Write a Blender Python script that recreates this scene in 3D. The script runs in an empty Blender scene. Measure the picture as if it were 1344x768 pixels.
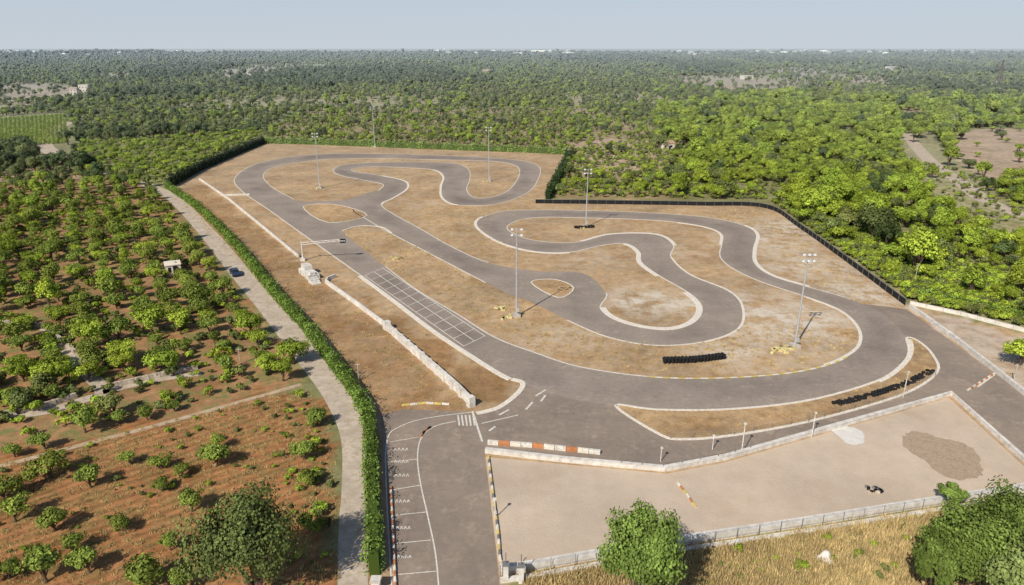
import bpy, math, random, bmesh
import numpy as np
from mathutils import Vector
from mathutils.geometry import tessellate_polygon
random.seed(7); rng=np.random.default_rng(7)
sc=bpy.context.scene
H=50.0; P=math.atan(322/896); S,C=math.sin(P),math.cos(P)
# survey: perspective photo coordinates -> metres on the flat ground
def G(px,py):
    u=(px-672)/896; v=(384-py)/896
    t=H/(S-v*C); return (u*t, t*(C+v*S))
def GP(l): return [G(*p) for p in l]
def ZH(bx,by,ty):
    x,y=G(bx,by); v=(384-ty)/896
    return H+y*(v*C-S)/(C+v*S)
def cr(pts,n=6,closed=False):
    out=[];N=len(pts);rngi=range(N if closed else N-1)
    for i in rngi:
        g=lambda k:np.array(pts[k%N] if closed else pts[min(max(k,0),N-1)],float)
        a,b,c,d=g(i-1),g(i),g(i+1),g(i+2)
        for j in range(n):
            t=j/n
            out.append(0.5*((2*b)+(-a+c)*t+(2*a-5*b+4*c-d)*t*t+(-a+3*b-3*c+d)*t**3))
    if not closed: out.append(np.array(pts[-1],float))
    return out
def inpoly(X,Y,poly):
    r=np.zeros(X.shape,bool);n=len(poly)
    for i in range(n):
        x1,y1=poly[i];x2,y2=poly[(i+1)%n]
        if y1==y2: continue
        c=((y1>Y)!=(y2>Y))&(X<(x2-x1)*(Y-y1)/(y2-y1)+x1)
        r^=c
    return r
def link(o): sc.collection.objects.link(o); return o

# ---------------- materials
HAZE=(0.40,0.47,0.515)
def newmat(name):
    m=bpy.data.materials.new(name);m.use_nodes=True;nt=m.node_tree
    b=nt.nodes['Principled BSDF'];b.inputs['Roughness'].default_value=.9
    b.inputs['Specular IOR Level'].default_value=.2
    return m,nt,b
def mth(nt,op,a,b=None):
    n=nt.nodes.new('ShaderNodeMath');n.operation=op
    for i,v in enumerate((a,b)):
        if v is None: continue
        if isinstance(v,(int,float)): n.inputs[i].default_value=v
        else: nt.links.new(v,n.inputs[i])
    return n.outputs[0]
def mixc(nt,f,a,b,mode='MIX'):
    n=nt.nodes.new('ShaderNodeMix');n.data_type='RGBA';n.blend_type=mode
    for i,v in ((0,f),(6,a),(7,b)):
        if isinstance(v,(int,float)): n.inputs[i].default_value=v
        elif isinstance(v,tuple): n.inputs[i].default_value=(*v[:3],1)
        else: nt.links.new(v,n.inputs[i])
    return n.outputs[2]
def pos(nt): return nt.nodes.new('ShaderNodeNewGeometry').outputs['Position']
def noise(nt,scale,detail=3,rough=.6,vec=None):
    n=nt.nodes.new('ShaderNodeTexNoise');n.inputs['Scale'].default_value=scale
    n.inputs['Detail'].default_value=detail;n.inputs['Roughness'].default_value=rough
    nt.links.new(vec if vec is not None else pos(nt),n.inputs['Vector']);return n.outputs[0]
def maprange(nt,v,a,b,c,d):
    n=nt.nodes.new('ShaderNodeMapRange')
    for i,k in enumerate((a,b,c,d)): n.inputs[i+1].default_value=k
    nt.links.new(v,n.inputs[0]);return n.outputs[0]
def grey(nt,v):
    n=nt.nodes.new('ShaderNodeCombineColor')
    for i in range(3): nt.links.new(v,n.inputs[i])
    return n.outputs[0]
def haze(nt,col,D=1900.,start=250.):  # aerial haze painted into the base colour, growing with distance from the origin
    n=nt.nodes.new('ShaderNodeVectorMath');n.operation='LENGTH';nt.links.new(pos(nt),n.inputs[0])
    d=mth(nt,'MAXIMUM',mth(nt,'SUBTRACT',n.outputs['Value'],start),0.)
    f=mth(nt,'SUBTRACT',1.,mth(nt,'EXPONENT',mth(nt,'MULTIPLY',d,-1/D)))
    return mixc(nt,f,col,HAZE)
def simple(name,col,rough=.8,ns=1.2,amt=.25,metal=0,hz=False,col2=None):
    m,nt,b=newmat(name)
    k=maprange(nt,noise(nt,ns,4),.3,.7,1-amt,1+amt)
    c=mixc(nt,1.,col,grey(nt,k),'MULTIPLY')
    if col2: c=mixc(nt,maprange(nt,noise(nt,ns*3,5,.7),.45,.62,0,1),c,col2)
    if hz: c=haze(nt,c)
    nt.links.new(c,b.inputs['Base Color']);b.inputs['Roughness'].default_value=rough
    b.inputs['Metallic'].default_value=metal
    return m
def leafmat(name,col,var=.35,warm=(1.35,1.02,.85)):
    m,nt,b=newmat(name)
    g=nt.nodes.new('ShaderNodeNewGeometry');oi=nt.nodes.new('ShaderNodeObjectInfo')
    at=nt.nodes.new('ShaderNodeAttribute');at.attribute_name='tone'
    k=maprange(nt,g.outputs['Random Per Island'],0,1,.72,1.28)
    k2=maprange(nt,oi.outputs['Random'],0,1,.70,1.3)
    k=mth(nt,'MULTIPLY',mth(nt,'MULTIPLY',k,k2),at.outputs['Fac'])
    c=mixc(nt,1.,col,grey(nt,k),'MULTIPLY')
    yel=mth(nt,'MULTIPLY',oi.outputs['Random'],7.31);yel=mth(nt,'FRACT',yel)
    c=mixc(nt,mth(nt,'MULTIPLY',yel,var),c,mixc(nt,1.,c,warm,'MULTIPLY'))
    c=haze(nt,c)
    df=nt.nodes.new('ShaderNodeBsdfDiffuse');nt.links.new(c,df.inputs[0])
    nt.links.new(df.outputs[0],nt.nodes['Material Output'].inputs[0]);nt.nodes.remove(b)
    return m
M={}
M['leaf_olive']=leafmat('olive_leaves',(.165,.21,.07),.4)
M['leaf_grove']=leafmat('grove_leaves',(.195,.265,.055),.4)
M['leaf_bright']=leafmat('bright_leaves',(.26,.36,.05),.4)
M['leaf_dark']=leafmat('dark_leaves',(.085,.125,.045))
M['hedge']=leafmat('hedge_leaves',(.17,.265,.055),.15)
M['hedge_dark']=leafmat('dark_hedge_leaves',(.055,.09,.035),.1)
M['straw']=leafmat('straw_blades',(.54,.41,.21),.5,(.8,.9,.75))
M['bark']=simple('bark',(.12,.085,.06))
M['white']=simple('white_paint',(.72,.70,.66),.6,.8,.15,col2=(.5,.46,.40))
M['line']=simple('line_paint',(.76,.73,.68),.7,2.,.15,col2=(.46,.42,.37))
M['kerb']=simple('kerb_concrete',(.78,.74,.67),.8,1.5,.15,col2=(.60,.53,.45))
M['yellow']=simple('yellow_paint',(.62,.50,.16),.6)
M['orange']=simple('orange_paint',(.50,.22,.10),.6)
M['concrete']=simple('concrete',(.50,.47,.42),.85,.5,.2,col2=(.38,.33,.28))
M['wall']=simple('plaster_wall',(.70,.68,.65),.85,.4,.15,col2=(.54,.50,.45))
M['steel']=simple('galvanised_steel',(.50,.52,.54),.45,2,.1,.3)
M['dsteel']=simple('weathered_steel',(.20,.20,.20),.6,2,.1)
M['black']=simple('black_rubber',(.018,.018,.02),.7,2,.3)
M['tarp']=simple('black_tarp',(.016,.018,.02),.7,1,.3)
M['glass']=simple('dark_glass',(.02,.025,.03),.1,1,.1)
M['carpaint']=simple('blue_car_paint',(.03,.05,.10),.25,1,.05)
M['lamp']=simple('lamp_glass',(.75,.77,.8),.2,1,.05)
M['stone']=simple('dry_stone',(.46,.40,.33),.9,1.5,.35)
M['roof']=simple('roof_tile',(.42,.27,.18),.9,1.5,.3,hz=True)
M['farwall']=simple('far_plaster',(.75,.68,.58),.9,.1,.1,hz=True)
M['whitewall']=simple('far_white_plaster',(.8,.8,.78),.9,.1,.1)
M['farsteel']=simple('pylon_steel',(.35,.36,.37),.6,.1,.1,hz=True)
M['bale']=simple('straw_bale',(.62,.54,.27))

def bumpit(nt,b,sc_=2.5,st=.5,di=.15):
    bp=nt.nodes.new('ShaderNodeBump');bp.inputs['Strength'].default_value=st;bp.inputs['Distance'].default_value=di
    nt.links.new(noise(nt,sc_,3,.7),bp.inputs['Height']);nt.links.new(bp.outputs[0],b.inputs['Normal'])
def groundmat(name,base=None,soft=False):
    m,nt,b=newmat(name)
    if base is None:
        a=nt.nodes.new('ShaderNodeAttribute');a.attribute_name='tint';c=a.outputs['Color']
    else: c=base
    A=(.93,1.06) if soft else (.64,1.30)
    k=maprange(nt,noise(nt,.06,3),.3,.7,*((.84,1.12) if soft else (.74,1.22)))
    k=mth(nt,'MULTIPLY',k,maprange(nt,noise(nt,.5,6,.75),.3,.7,*A))
    k=mth(nt,'MULTIPLY',k,maprange(nt,noise(nt,5.,2,.7),.3,.7,*((.93,1.06) if soft else (.8,1.18))))
    c=mixc(nt,1.,c,grey(nt,k),'MULTIPLY')
    c=mixc(nt,maprange(nt,noise(nt,.11,6,.75),.5,.63,0,.2 if soft else .6),c,mixc(nt,1.,c,(.80,.64,.50),'MULTIPLY'))
    if base is None:
        a2=nt.nodes.new('ShaderNodeAttribute');a2.attribute_name='weed'
        w=mth(nt,'MULTIPLY',a2.outputs['Fac'],maprange(nt,noise(nt,.35,6,.7),.47,.6,0,1))
        c=mixc(nt,w,c,mixc(nt,noise(nt,2.,2),(.11,.14,.045),(.24,.25,.09)))
        a3=nt.nodes.new('ShaderNodeAttribute');a3.attribute_name='furrow'
        wv=nt.nodes.new('ShaderNodeTexWave');wv.inputs['Scale'].default_value=.22;wv.inputs['Distortion'].default_value=6
        wv.inputs['Detail'].default_value=3;wv.inputs['Detail Scale'].default_value=.4
        mp=nt.nodes.new('ShaderNodeMapping');mp.inputs['Rotation'].default_value=(0,0,.9)
        nt.links.new(pos(nt),mp.inputs[0]);nt.links.new(mp.outputs[0],wv.inputs[0])
        f=mth(nt,'MULTIPLY',a3.outputs['Fac'],maprange(nt,wv.outputs['Fac'],.2,.8,.42,0))
        c=mixc(nt,f,c,mixc(nt,1.,c,(.38,.42,.38),'MULTIPLY'))
        a4=nt.nodes.new('ShaderNodeAttribute');a4.attribute_name='chalk'
        f=mth(nt,'MULTIPLY',a4.outputs['Fac'],maprange(nt,noise(nt,.2,8,.8),.42,.58,0,.9))
        c=mixc(nt,f,c,(.63,.56,.47))
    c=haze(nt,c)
    nt.links.new(c,b.inputs['Base Color']);b.inputs['Roughness'].default_value=1
    bumpit(nt,b,2.5,.25 if soft else .5);return m
M['ground']=groundmat('ground_soil')
M['island']=groundmat('dry_grass_soil',(.45,.31,.175))
M['gravel']=groundmat('pale_gravel',(.565,.465,.37),True)
def asphaltmat(name,col,col2):
    m,nt,b=newmat(name)
    k=mth(nt,'MULTIPLY',maprange(nt,noise(nt,.05,4),.3,.7,.85,1.15),maprange(nt,noise(nt,1.2,4,.7),.3,.7,.9,1.1))
    c=mixc(nt,maprange(nt,noise(nt,.13,6,.7),.42,.6,0,.9),col,col2)
    c=mixc(nt,maprange(nt,noise(nt,.3,7,.8),.54,.68,0,.5),c,(.45,.37,.29))
    c=mixc(nt,1.,c,grey(nt,k),'MULTIPLY')
    a=nt.nodes.new('ShaderNodeAttribute');a.attribute_name='lane'
    ln=mth(nt,'MULTIPLY',a.outputs['Fac'],maprange(nt,noise(nt,.04,3),.42,.58,.1,.85))
    c=mixc(nt,ln,c,mixc(nt,1.,c,(.74,.75,.78),'MULTIPLY'))
    n=nt.nodes.new('ShaderNodeTexVoronoi');n.feature='DISTANCE_TO_EDGE';n.inputs['Scale'].default_value=.10
    mv=nt.nodes.new('ShaderNodeVectorMath');mv.operation='ADD'
    nz=nt.nodes.new('ShaderNodeTexNoise');nz.inputs['Scale'].default_value=.4;nt.links.new(pos(nt),nz.inputs[0])
    ms=nt.nodes.new('ShaderNodeVectorMath');ms.operation='SCALE';ms.inputs['Scale'].default_value=3.;nt.links.new(nz.outputs['Color'],ms.inputs[0])
    nt.links.new(pos(nt),mv.inputs[0]);nt.links.new(ms.outputs[0],mv.inputs[1]);nt.links.new(mv.outputs[0],n.inputs['Vector'])
    cr_=mth(nt,'LESS_THAN',n.outputs['Distance'],.005)
    c=mixc(nt,mth(nt,'MULTIPLY',cr_,.2),c,(.12,.10,.09))
    nt.links.new(c,b.inputs['Base Color']);b.inputs['Roughness'].default_value=.85
    return m
M['asphalt']=asphaltmat('worn_asphalt',(.325,.272,.232),(.285,.24,.205))
M['asphalt2']=asphaltmat('apron_asphalt',(.295,.24,.198),(.25,.205,.172))
M['dirt']=simple('track_dirt',(.52,.45,.375),.95,.35,.2,col2=(.42,.34,.26))
M['path']=simple('path_dirt',(.50,.40,.29),.95,.35,.2,col2=(.42,.29,.18))
M['stain']=simple('wet_stain',(.38,.285,.20),.9,1,.15,col2=(.46,.365,.28))
M['puddle']=simple('white_grit',(.70,.68,.65),.8,1,.1)

# ---------------- builders
class MB:
    def __init__(s): s.v=[];s.f=[];s.m=[]
    def add(s,vs,fs,m):
        o=len(s.v);s.v+=[tuple(map(float,q)) for q in vs];s.f+=[tuple(o+i for i in f) for f in fs];s.m+=[m]*len(fs)
    def box(s,c,d,r=0,m=0,taper=1):
        ca,sa=math.cos(r),math.sin(r);vs=[]
        for z,k in ((-.5,1),(.5,taper)):
            for a,b in ((-.5,-.5),(.5,-.5),(.5,.5),(-.5,.5)):
                x,y=a*d[0]*k,b*d[1]*k
                vs.append((c[0]+x*ca-y*sa,c[1]+x*sa+y*ca,c[2]+z*d[2]))
        s.add(vs,[(0,3,2,1),(4,5,6,7),(0,1,5,4),(1,2,6,5),(2,3,7,6),(3,0,4,7)],m)
    def cyl(s,p,q,r0,r1,n=8,m=0):
        p,q=Vector(p),Vector(q);d=(q-p).normalized();a=d.orthogonal().normalized();b=d.cross(a)
        vs=[]
        for c,r in ((p,r0),(q,r1)):
            for i in range(n):
                t=2*math.pi*i/n;vs.append(c+a*(r*math.cos(t))+b*(r*math.sin(t)))
        s.add(vs,[(i,(i+1)%n,n+(i+1)%n,n+i) for i in range(n)]+[tuple(range(n))[::-1],tuple(range(n,2*n))],m)
    def tor(s,c,R,r,m=0,nu=12,nv=6,axis='z',rot=0):
        vs=[];fs=[]
        for i in range(nu):
            a=2*math.pi*i/nu
            for j in range(nv):
                b=2*math.pi*j/nv;rr=R+r*math.cos(b);q=(rr*math.cos(a),rr*math.sin(a),r*math.sin(b))
                if axis=='y':
                    q=(q[0],q[2],q[1]);q=(q[0]*math.cos(rot)-q[1]*math.sin(rot),q[0]*math.sin(rot)+q[1]*math.cos(rot),q[2])
                vs.append((c[0]+q[0],c[1]+q[1],c[2]+q[2]))
                fs.append((i*nv+j,((i+1)%nu)*nv+j,((i+1)%nu)*nv+(j+1)%nv,i*nv+(j+1)%nv))
        s.add(vs,fs,m)
    def line(s,pts,hw,z0,z1,m=0):
        n=len(pts);vs=[];nr=normals(pts)
        for (x,y),(nx,ny) in zip(pts,nr):
            vs+=[(x-nx*hw,y-ny*hw,z0),(x+nx*hw,y+ny*hw,z0),(x+nx*hw,y+ny*hw,z1),(x-nx*hw,y-ny*hw,z1)]
        fs=[]
        for i in range(n-1):
            a=4*i;b=a+4
            fs+=[(a+1,b+1,b+2,a+2),(a+3,a+2,b+2,b+3),(a,a+3,b+3,b)]
        fs+=[(0,1,2,3),(4*n-4,4*n-1,4*n-2,4*n-3)]
        s.add(vs,fs,m)
    def flat(s,pts,hw,z,m=0):
        n=len(pts);vs=[]
        for (x,y),(nx,ny) in zip(pts,normals(pts)):
            vs+=[(x-nx*hw,y-ny*hw,z),(x+nx*hw,y+ny*hw,z)]
        s.add(vs,[(2*i,2*i+2,2*i+3,2*i+1) for i in range(n-1)],m)
    def obj(s,name,mats,smooth=False):
        me=bpy.data.meshes.new(name)
        me.from_pydata(s.v,[],s.f)
        for k in mats: me.materials.append(M[k])
        me.polygons.foreach_set('material_index',s.m)
        if smooth: me.polygons.foreach_set('use_smooth',[True]*len(s.f))
        me.update();return link(bpy.data.objects.new(name,me))
def normals(pts):
    out=[];n=len(pts)
    for i in range(n):
        a=pts[max(i-1,0)];b=pts[min(i+1,n-1)];dx,dy=b[0]-a[0],b[1]-a[1];l=math.hypot(dx,dy) or 1
        out.append((-dy/l,dx/l))
    return out
def resample(pts,step):
    pts=[np.array(p[:2],float) for p in pts];out=[pts[0]];acc=0
    for a,b in zip(pts[:-1],pts[1:]):
        L=np.linalg.norm(b-a)
        if L==0: continue
        d=step-acc
        while d<=L: out.append(a+(b-a)*d/L);d+=step
        acc=(acc+L)%step
    return out
def poly(name,pxpts,z,mat,world=False,smooth=0):
    if smooth: pxpts=cr(pxpts,smooth,True)
    w=pxpts if world else [G(*p) for p in pxpts]
    v=[(x,y,z) for x,y in w]
    tris=tessellate_polygon([[Vector(q) for q in v]])
    me=bpy.data.meshes.new(name);fs=[]
    for t in tris:
        a,b,c=[v[i] for i in t]
        cz=(b[0]-a[0])*(c[1]-a[1])-(b[1]-a[1])*(c[0]-a[0])
        fs.append(tuple(t) if cz>0 else tuple(t[::-1]))
    me.from_pydata(v,[],fs);me.materials.append(M[mat]);return link(bpy.data.objects.new(name,me))

# ---------------- track loop (edge pairs)
PR=[((308,236),(345,232)),((322,254),(358,247)),((350,273),(385,262)),((385,298),(415,283)),((430,330),(455,310)),
((475,362),(505,350)),((520,395),(548,382)),((570,433),(600,413)),((620,466),(648,443)),((672,497),(700,463)),
((735,520),(760,482)),((810,533),(850,495)),((900,538),(940,497)),((1000,533),(1030,491)),((1080,521),(1085,480)),
((1150,500),(1118,465)),((1187,472),(1131,450)),((1190,445),(1128,430)),((1160,413),(1105,408)),((1115,393),(1060,390)),
((1060,377),(1000,370)),((1012,362),(962,352)),((990,346),(946,337)),((988,328),(948,321)),((992,308),(948,308)),((975,296),(930,299)),
((930,286),(890,292)),((860,280),(840,288)),((780,277),(770,286)),((720,276),(715,285)),((665,277),(685,288)),((635,285),(669,294)),
((626,294),(665,300)),((636,306),(674,307)),((662,320),(697,315)),((702,330),(732,319)),((747,331),(765,317)),((790,322),(802,308)),
((822,320),(860,308)),((840,331),(883,322)),((843,345),(880,338)),((866,362),(905,361)),((904,384),(955,382)),((922,403),(973,403)),
((914,422),(968,431)),((885,433),(925,448)),((845,431),(860,453)),((806,420),(798,442)),((787,404),(745,420)),
((795,385),(700,398)),((765,359),(665,385)),((702,356),(638,371)),((640,345),(592,347)),((590,323),(550,325)),((550,300),(517,308)),
((512,279),(482,288)),((500,268),(464,275)),((515,260),(482,262)),((533,248),(498,250)),((530,238),(503,242)),((500,231),(480,237)),
((468,226),(450,231)),((462,222),(438,224)),((485,219),(455,216)),((530,220),(520,213)),((570,223),(590,214)),((583,232),(614,222)),
((580,245),(616,236)),((582,260),(612,250)),((602,269),(624,260)),((650,268),(650,258)),((690,254),(670,248)),((706,235),(682,230)),
((706,218),(678,218)),((675,210),(650,212)),((600,205),(590,210)),((500,202),(500,208)),((430,202),(430,209)),((370,208),(385,214)),((330,218),(355,221))]
NS=6
Lp=cr([p[0] for p in PR],NS,True);Rp=cr([p[1] for p in PR],NS,True)
Lw=[G(*p) for p in Lp];Rw=[G(*p) for p in Rp];n=len(Lw)
K=5;vs=[];fs=[];lane=[]
for i,(a,b) in enumerate(zip(Lw,Rw)):
    sh=math.sin(i*.09)*.3
    for k in range(K):
        t=k/(K-1);vs.append((a[0]+(b[0]-a[0])*t,a[1]+(b[1]-a[1])*t,.035));lane.append(max(0,[0,.6-sh,1,.6+sh,0][k]))
for i in range(n):
    j=(i+1)%n
    for k in range(K-1): fs.append((i*K+k,i*K+k+1,j*K+k+1,j*K+k))
me=bpy.data.meshes.new('kart_track');me.from_pydata(vs,[],fs);me.materials.append(M['asphalt'])
me.attributes.new('lane','FLOAT','POINT').data.foreach_set('value',lane)
link(bpy.data.objects.new('kart_track',me))
poly('track_link_road',[(345,243),(375,259),(400,265),(450,263),(495,250),(505,280),(495,298),(470,297),(452,303),(456,320),(400,300)],.022,'asphalt')
poly('paddock_road',[(630,466),(700,480),(760,500),(850,515),(950,517),(1040,508),(1110,490),(1155,465),(1155,430),(1115,397),(1190,406),(1250,449),(1344,518),(1500,650),(1500,740),(1344,603),(1250,515),(1100,557),(950,598),(870,612),(635,590),(622,545),(655,537),(680,517),(684,500)],.022,'asphalt2')
poly('access_road',[(500,545),(530,537),(624,541),(636,592),(655,760),(690,1400),(505,1400),(512,768),(506,640)],.012,'asphalt2')
poly('gravel_lot',[(637,600),(875,622),(952,607),(1245,522),(1344,612),(1480,720),(1344,641),(1200,664),(1000,694),(860,718),(690,748),(655,750)],.016,'gravel')
poly('traffic_island',[(398,271),(442,269),(482,283),(430,292)],.05,'island',smooth=3)
poly('traffic_island',[(697,371),(728,367),(753,378),(733,391)],.05,'island',smooth=3)
HP=[(808,533),(860,538),(950,538),(1050,528),(1130,508),(1180,486),(1193,462),(1190,444),(1205,448),(1224,466),(1229,490),(1180,520),(1060,554),(960,572),(895,577),(865,570)]
poly('grass_verge',HP,.06,'island',smooth=3)
mb=MB()
def seg(W,i0,i1,hw,off,z,m):
    idx=[k%n for k in range(i0*NS,i1*NS+1)];p=[W[k] for k in idx]
    nr=normals(p);oth=Rw if W is Lw else Lw;q=[]
    for (x,y),(nx,ny),k in zip(p,nr,idx):
        s=1 if ((x-oth[k][0])*nx+(y-oth[k][1])*ny)>0 else -1
        q.append((x+nx*off*s,y+ny*off*s))
    mb.line(q,hw,.0,z,m)
for a,b in ((0,9),(11,17),(19,49),(52,80)): seg(Lw,a,b,.15,.15,.05,0)
for a,b in ((0,2),(5,48),(51,56),(58,80)): seg(Rw,a,b,.15,.15,.05,0)
for W,a,b,w in ((Lw,5,9,.5),(Lw,31,36,.45),(Lw,38,41,.6),(Lw,42,48,.65),(Rw,36,39,.5),(Rw,40,45,.25),(Lw,20,25,.5),(Lw,15,17,.4),(Rw,14,19,.3),(Lw,65,69,.4),(Lw,56,60,.4),(Rw,23,26,.4)):
    seg(W,a,b,w,w,.085,1)
hp=[G(*p) for p in cr(HP,4,True)];hp.append(hp[0]);mb.line(hp,.22,0,.11,1)
for q in ([(398,271),(442,269),(482,283),(430,292)],[(697,371),(728,367),(753,378),(733,391)]):
    w=[G(*p) for p in cr(q,4,True)];w.append(w[0]);mb.line(w,.13,0,.09,1)
mb.line([G(*p) for p in cr([(672,498),(686,503),(680,516),(655,535),(626,543)],6)],.42,0,.1,1)
mb.line([G(*p) for p in cr([(450,303),(470,297),(500,298),(514,306)],4)],.2,0,.1,1)
mb.obj('track_kerb',['line','kerb'])
mb=MB();idx=range(11*NS,15*NS);pp=resample([Rw[k] for k in idx],1.2)
for i in range(len(pp)-1): mb.flat([pp[i],pp[i+1]],.22,.092,i%2)
mb.obj('striped_kerb',['yellow','kerb'])
mb=MB();A,B,D_,E_=[np.array(G(*p)) for p in ((478,362),(503,352),(608,455),(637,441))]
def lerp(a,b,t): return a+(b-a)*t
for t in (0.02,.5,.98): mb.flat([lerp(A,B,t),lerp(D_,E_,t)],.09,.047)
for i in range(13):
    t=i/12;mb.flat([lerp(lerp(A,D_,t),lerp(B,E_,t),.0),lerp(lerp(A,D_,t),lerp(B,E_,t),1.)],.08,.052)
mb.obj('start_grid_marking',['line'])
mb=MB();LZ=.02
mb.flat([G(*p) for p in cr([(598,553),(570,560),(553,575),(548,600),(552,635),(562,680),(572,730),(578,800)],6)],.08,LZ)
mb.flat([G(*p) for p in cr([(620,541),(560,549),(525,560),(508,578),(507,640),(514,770)],6)],.08,LZ)
for a,b in (((508,581),(549,574)),((508,607),(547,603)),((510,644),(552,637)),((513,677),(562,672)),((514,714),(566,709)),((514,755),(572,750))):
    mb.flat([G(*a),G(*b)],.06,LZ+.004)
for y in (592,608,626,660,695,733):
    for k in range(4):
        x=517+k*5+ (y-590)*.03
        mb.flat([G(x,y),G(x+1.8,y-4)],.05,LZ+.008);mb.flat([G(x+1.8,y-4),G(x+3.4,y-.5)],.05,LZ+.012)
for k in range(5): mb.flat([G(601+k*5,545),G(603+k*5,559)],.12,LZ+.008)
mb.flat([G(620,540),G(633,580)],.15,.03)
mb.flat([G(632,556),G(680,545)],.09,.03)
for a,b in (((668,524),(682,515)),((703,520),(716,512)),((690,538),(699,528)),((655,545),(668,538)),((1283,508),(1305,492)),((642,566),(650,560)),((710,527),(716,519))):
    mb.flat([G(*a),G(*b)],.16,.04)
mb.obj('road_marking',['line'])

# ---------------- ground sheet
def geo(a,step,g,end):
    r=[];x=a
    while x<end: step*=g;x+=step;r.append(x)
    return r
xs=list(np.arange(-210,211,1.5));ex=geo(210,1.5,1.05,22000);xs=[-x for x in ex[::-1]]+xs+ex
ys=[-4000,-1500,-500,-150,-40,0]+list(np.arange(20,420,1.25))+geo(420,1.25,1.03,24000)
xs=np.array(xs,float);ys=np.array(ys,float);nx,ny=len(xs),len(ys)
X,Y=np.meshgrid(xs,ys);X=X.ravel();Y=Y.ravel()
def vn(x,y,s=1.):
    x=x/s;y=y/s
    return (np.sin(x+1.7*np.sin(y*.7+.3))+np.sin(y*1.3+2*np.sin(x*.8+1))+np.sin((x+y)*.6+1.5*np.sin((x-y)*.9)))/3
def field(x,y):
    # patchwork of farm parcels
    g=np.maximum(1,y/900)
    u=np.floor((x*.96+y*.28+30*np.sin(y/190))/(115*g**.6));v=np.floor((y*.96-x*.28+30*np.sin(x/170))/(150*g**.75))
    h=np.sin(u*127.1+v*311.7)*43758.5453;h=h-np.floor(h)
    return h
JX=X+1.5*np.sin(Y*.55)+1.2*np.sin(X*.9+Y*.2);JY=Y+1.5*np.sin(X*.5)+1.2*np.sin(Y*1.1)
tint=np.zeros((len(X),3));tint[:]=(.26,.25,.12)
fh=field(X,Y);far=(Y>420)|(np.abs(X)>230)
for lo,hi,col in ((0,.06,(.46,.35,.24)),(.06,.16,(.38,.34,.19)),(.16,.38,(.34,.28,.16)),(.38,.55,(.24,.27,.11)),(.55,.72,(.32,.28,.15))):
    tint[far&(fh>=lo)&(fh<hi)]=col
weed=np.full(len(X),.55);furrow=np.zeros(len(X));chalk=np.zeros(len(X))
def zone(pp,col,wd=None,fu=None,ch=None,j=True):
    w=GP(pp);mk=inpoly(JX if j else X,JY if j else Y,w)
    tint[mk]=col
    if wd is not None: weed[mk]=wd
    furrow[mk]=fu or 0;chalk[mk]=ch or 0
CLEAR=[[(0,112),(70,110),(125,118),(110,127),(60,132),(0,134)],[(290,100),(340,98),(355,104),(300,108)],[(370,103),(405,101),(412,108),(378,110)],
 [(920,107),(960,102),(1030,105),(1060,111),(1010,116),(960,113)],[(740,188),(800,182),(905,188),(900,228),(800,234),(750,230)],
 [(1240,176),(1300,168),(1360,170),(1420,240),(1300,240),(1262,214)],
 [(480,85),(540,83),(560,87),(500,89)],[(120,98),(180,93),(195,102),(140,105)],[(1130,92),(1190,89),(1215,93),(1150,96)]]
for i_,c in enumerate(CLEAR): zone(c,(.50,.37,.27) if i_ in (4,5) else (.44,.34,.24),.4)
ROADCL=[(1172,176),(1212,170),(1245,200),(1318,262),(1400,290),(1500,350),(1500,380),(1344,325),(1275,305),(1225,270),(1188,225)]
zone(ROADCL,(.38,.35,.20),.7)
zone([(330,183),(380,150),(760,140),(870,170),(880,262),(725,262),(752,198)],(.37,.28,.16),.7)
zone(CLEAR[4],(.50,.37,.27),.35)
zone([(-400,225),(0,225),(60,215),(140,236),(110,250),(0,248),(-400,250)],(.48,.34,.22),.4)
zone([(-500,240),(0,240),(150,234),(215,250),(300,365),(400,490),(395,505),(200,560),(-600,700)],(.38,.215,.11),.85)
zone([(-700,760),(-600,700),(200,560),(395,505),(440,560),(446,768),(446,1500),(-4000,1500)],(.43,.205,.09),.45,1.)
zone([(100,185),(340,172),(345,183),(215,243),(150,232),(100,215)],(.25,.25,.09),.9)
zone([(-60,158),(84,148),(88,186),(-60,200)],(.32,.38,.11),.3,1.)
zone([(1080,290),(1180,280),(1320,370),(1344,430),(1195,396),(1110,335)],(.36,.33,.18),.9)
zone([(655,755),(1344,648),(1700,600),(1700,1500),(655,1500)],(.42,.36,.17),.8)
COMP=[(215,245),(345,185),(748,201),(716,264),(1010,270),(1195,400),(1344,438),(1600,480),(1600,800),(1344,640),(655,760),(655,1500),(485,1500),(484,570),(455,500),(400,430),(310,325)]
zone(COMP,(.455,.31,.175),.12,0,.2,False)
zone([(262,240),(390,340),(420,372),(505,430),(620,535),(500,545),(484,540),(400,430),(225,255)],(.37,.225,.115),.2,0,.12)
zone([(430,365),(600,465),(672,500),(660,530),(625,540),(610,515),(505,425)],(.36,.22,.11),.1,0,0)
zone([(1190,405),(1344,440),(1600,500),(1600,640),(1344,520)],(.52,.41,.32),.1,0,.5)
inC=inpoly(X,Y,GP(COMP))
for (px,py,r,s) in ((1000,420,18,1),(900,400,7,1),(850,395,10,1),(1070,350,14,.9),(1040,300,16,.9),(960,460,9,.8),(700,450,8,.4),(780,340,12,.4),(1130,385,11,1),(900,330,8,.5),(1060,420,12,1),(560,270,14,.3),(750,440,9,.5),(1010,320,14,.9)):
    gx,gy=G(px,py);chalk=np.where(inC,np.maximum(chalk,s*1.3*np.exp(-((X-gx)**2+(Y-gy)**2)/(r*r))),chalk)
co=np.stack([X,Y,np.zeros_like(X)],1)
I=np.arange(nx*ny).reshape(ny,nx)
q=np.stack([I[:-1,:-1],I[:-1,1:],I[1:,1:],I[1:,:-1]],-1).reshape(-1,4)
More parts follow.
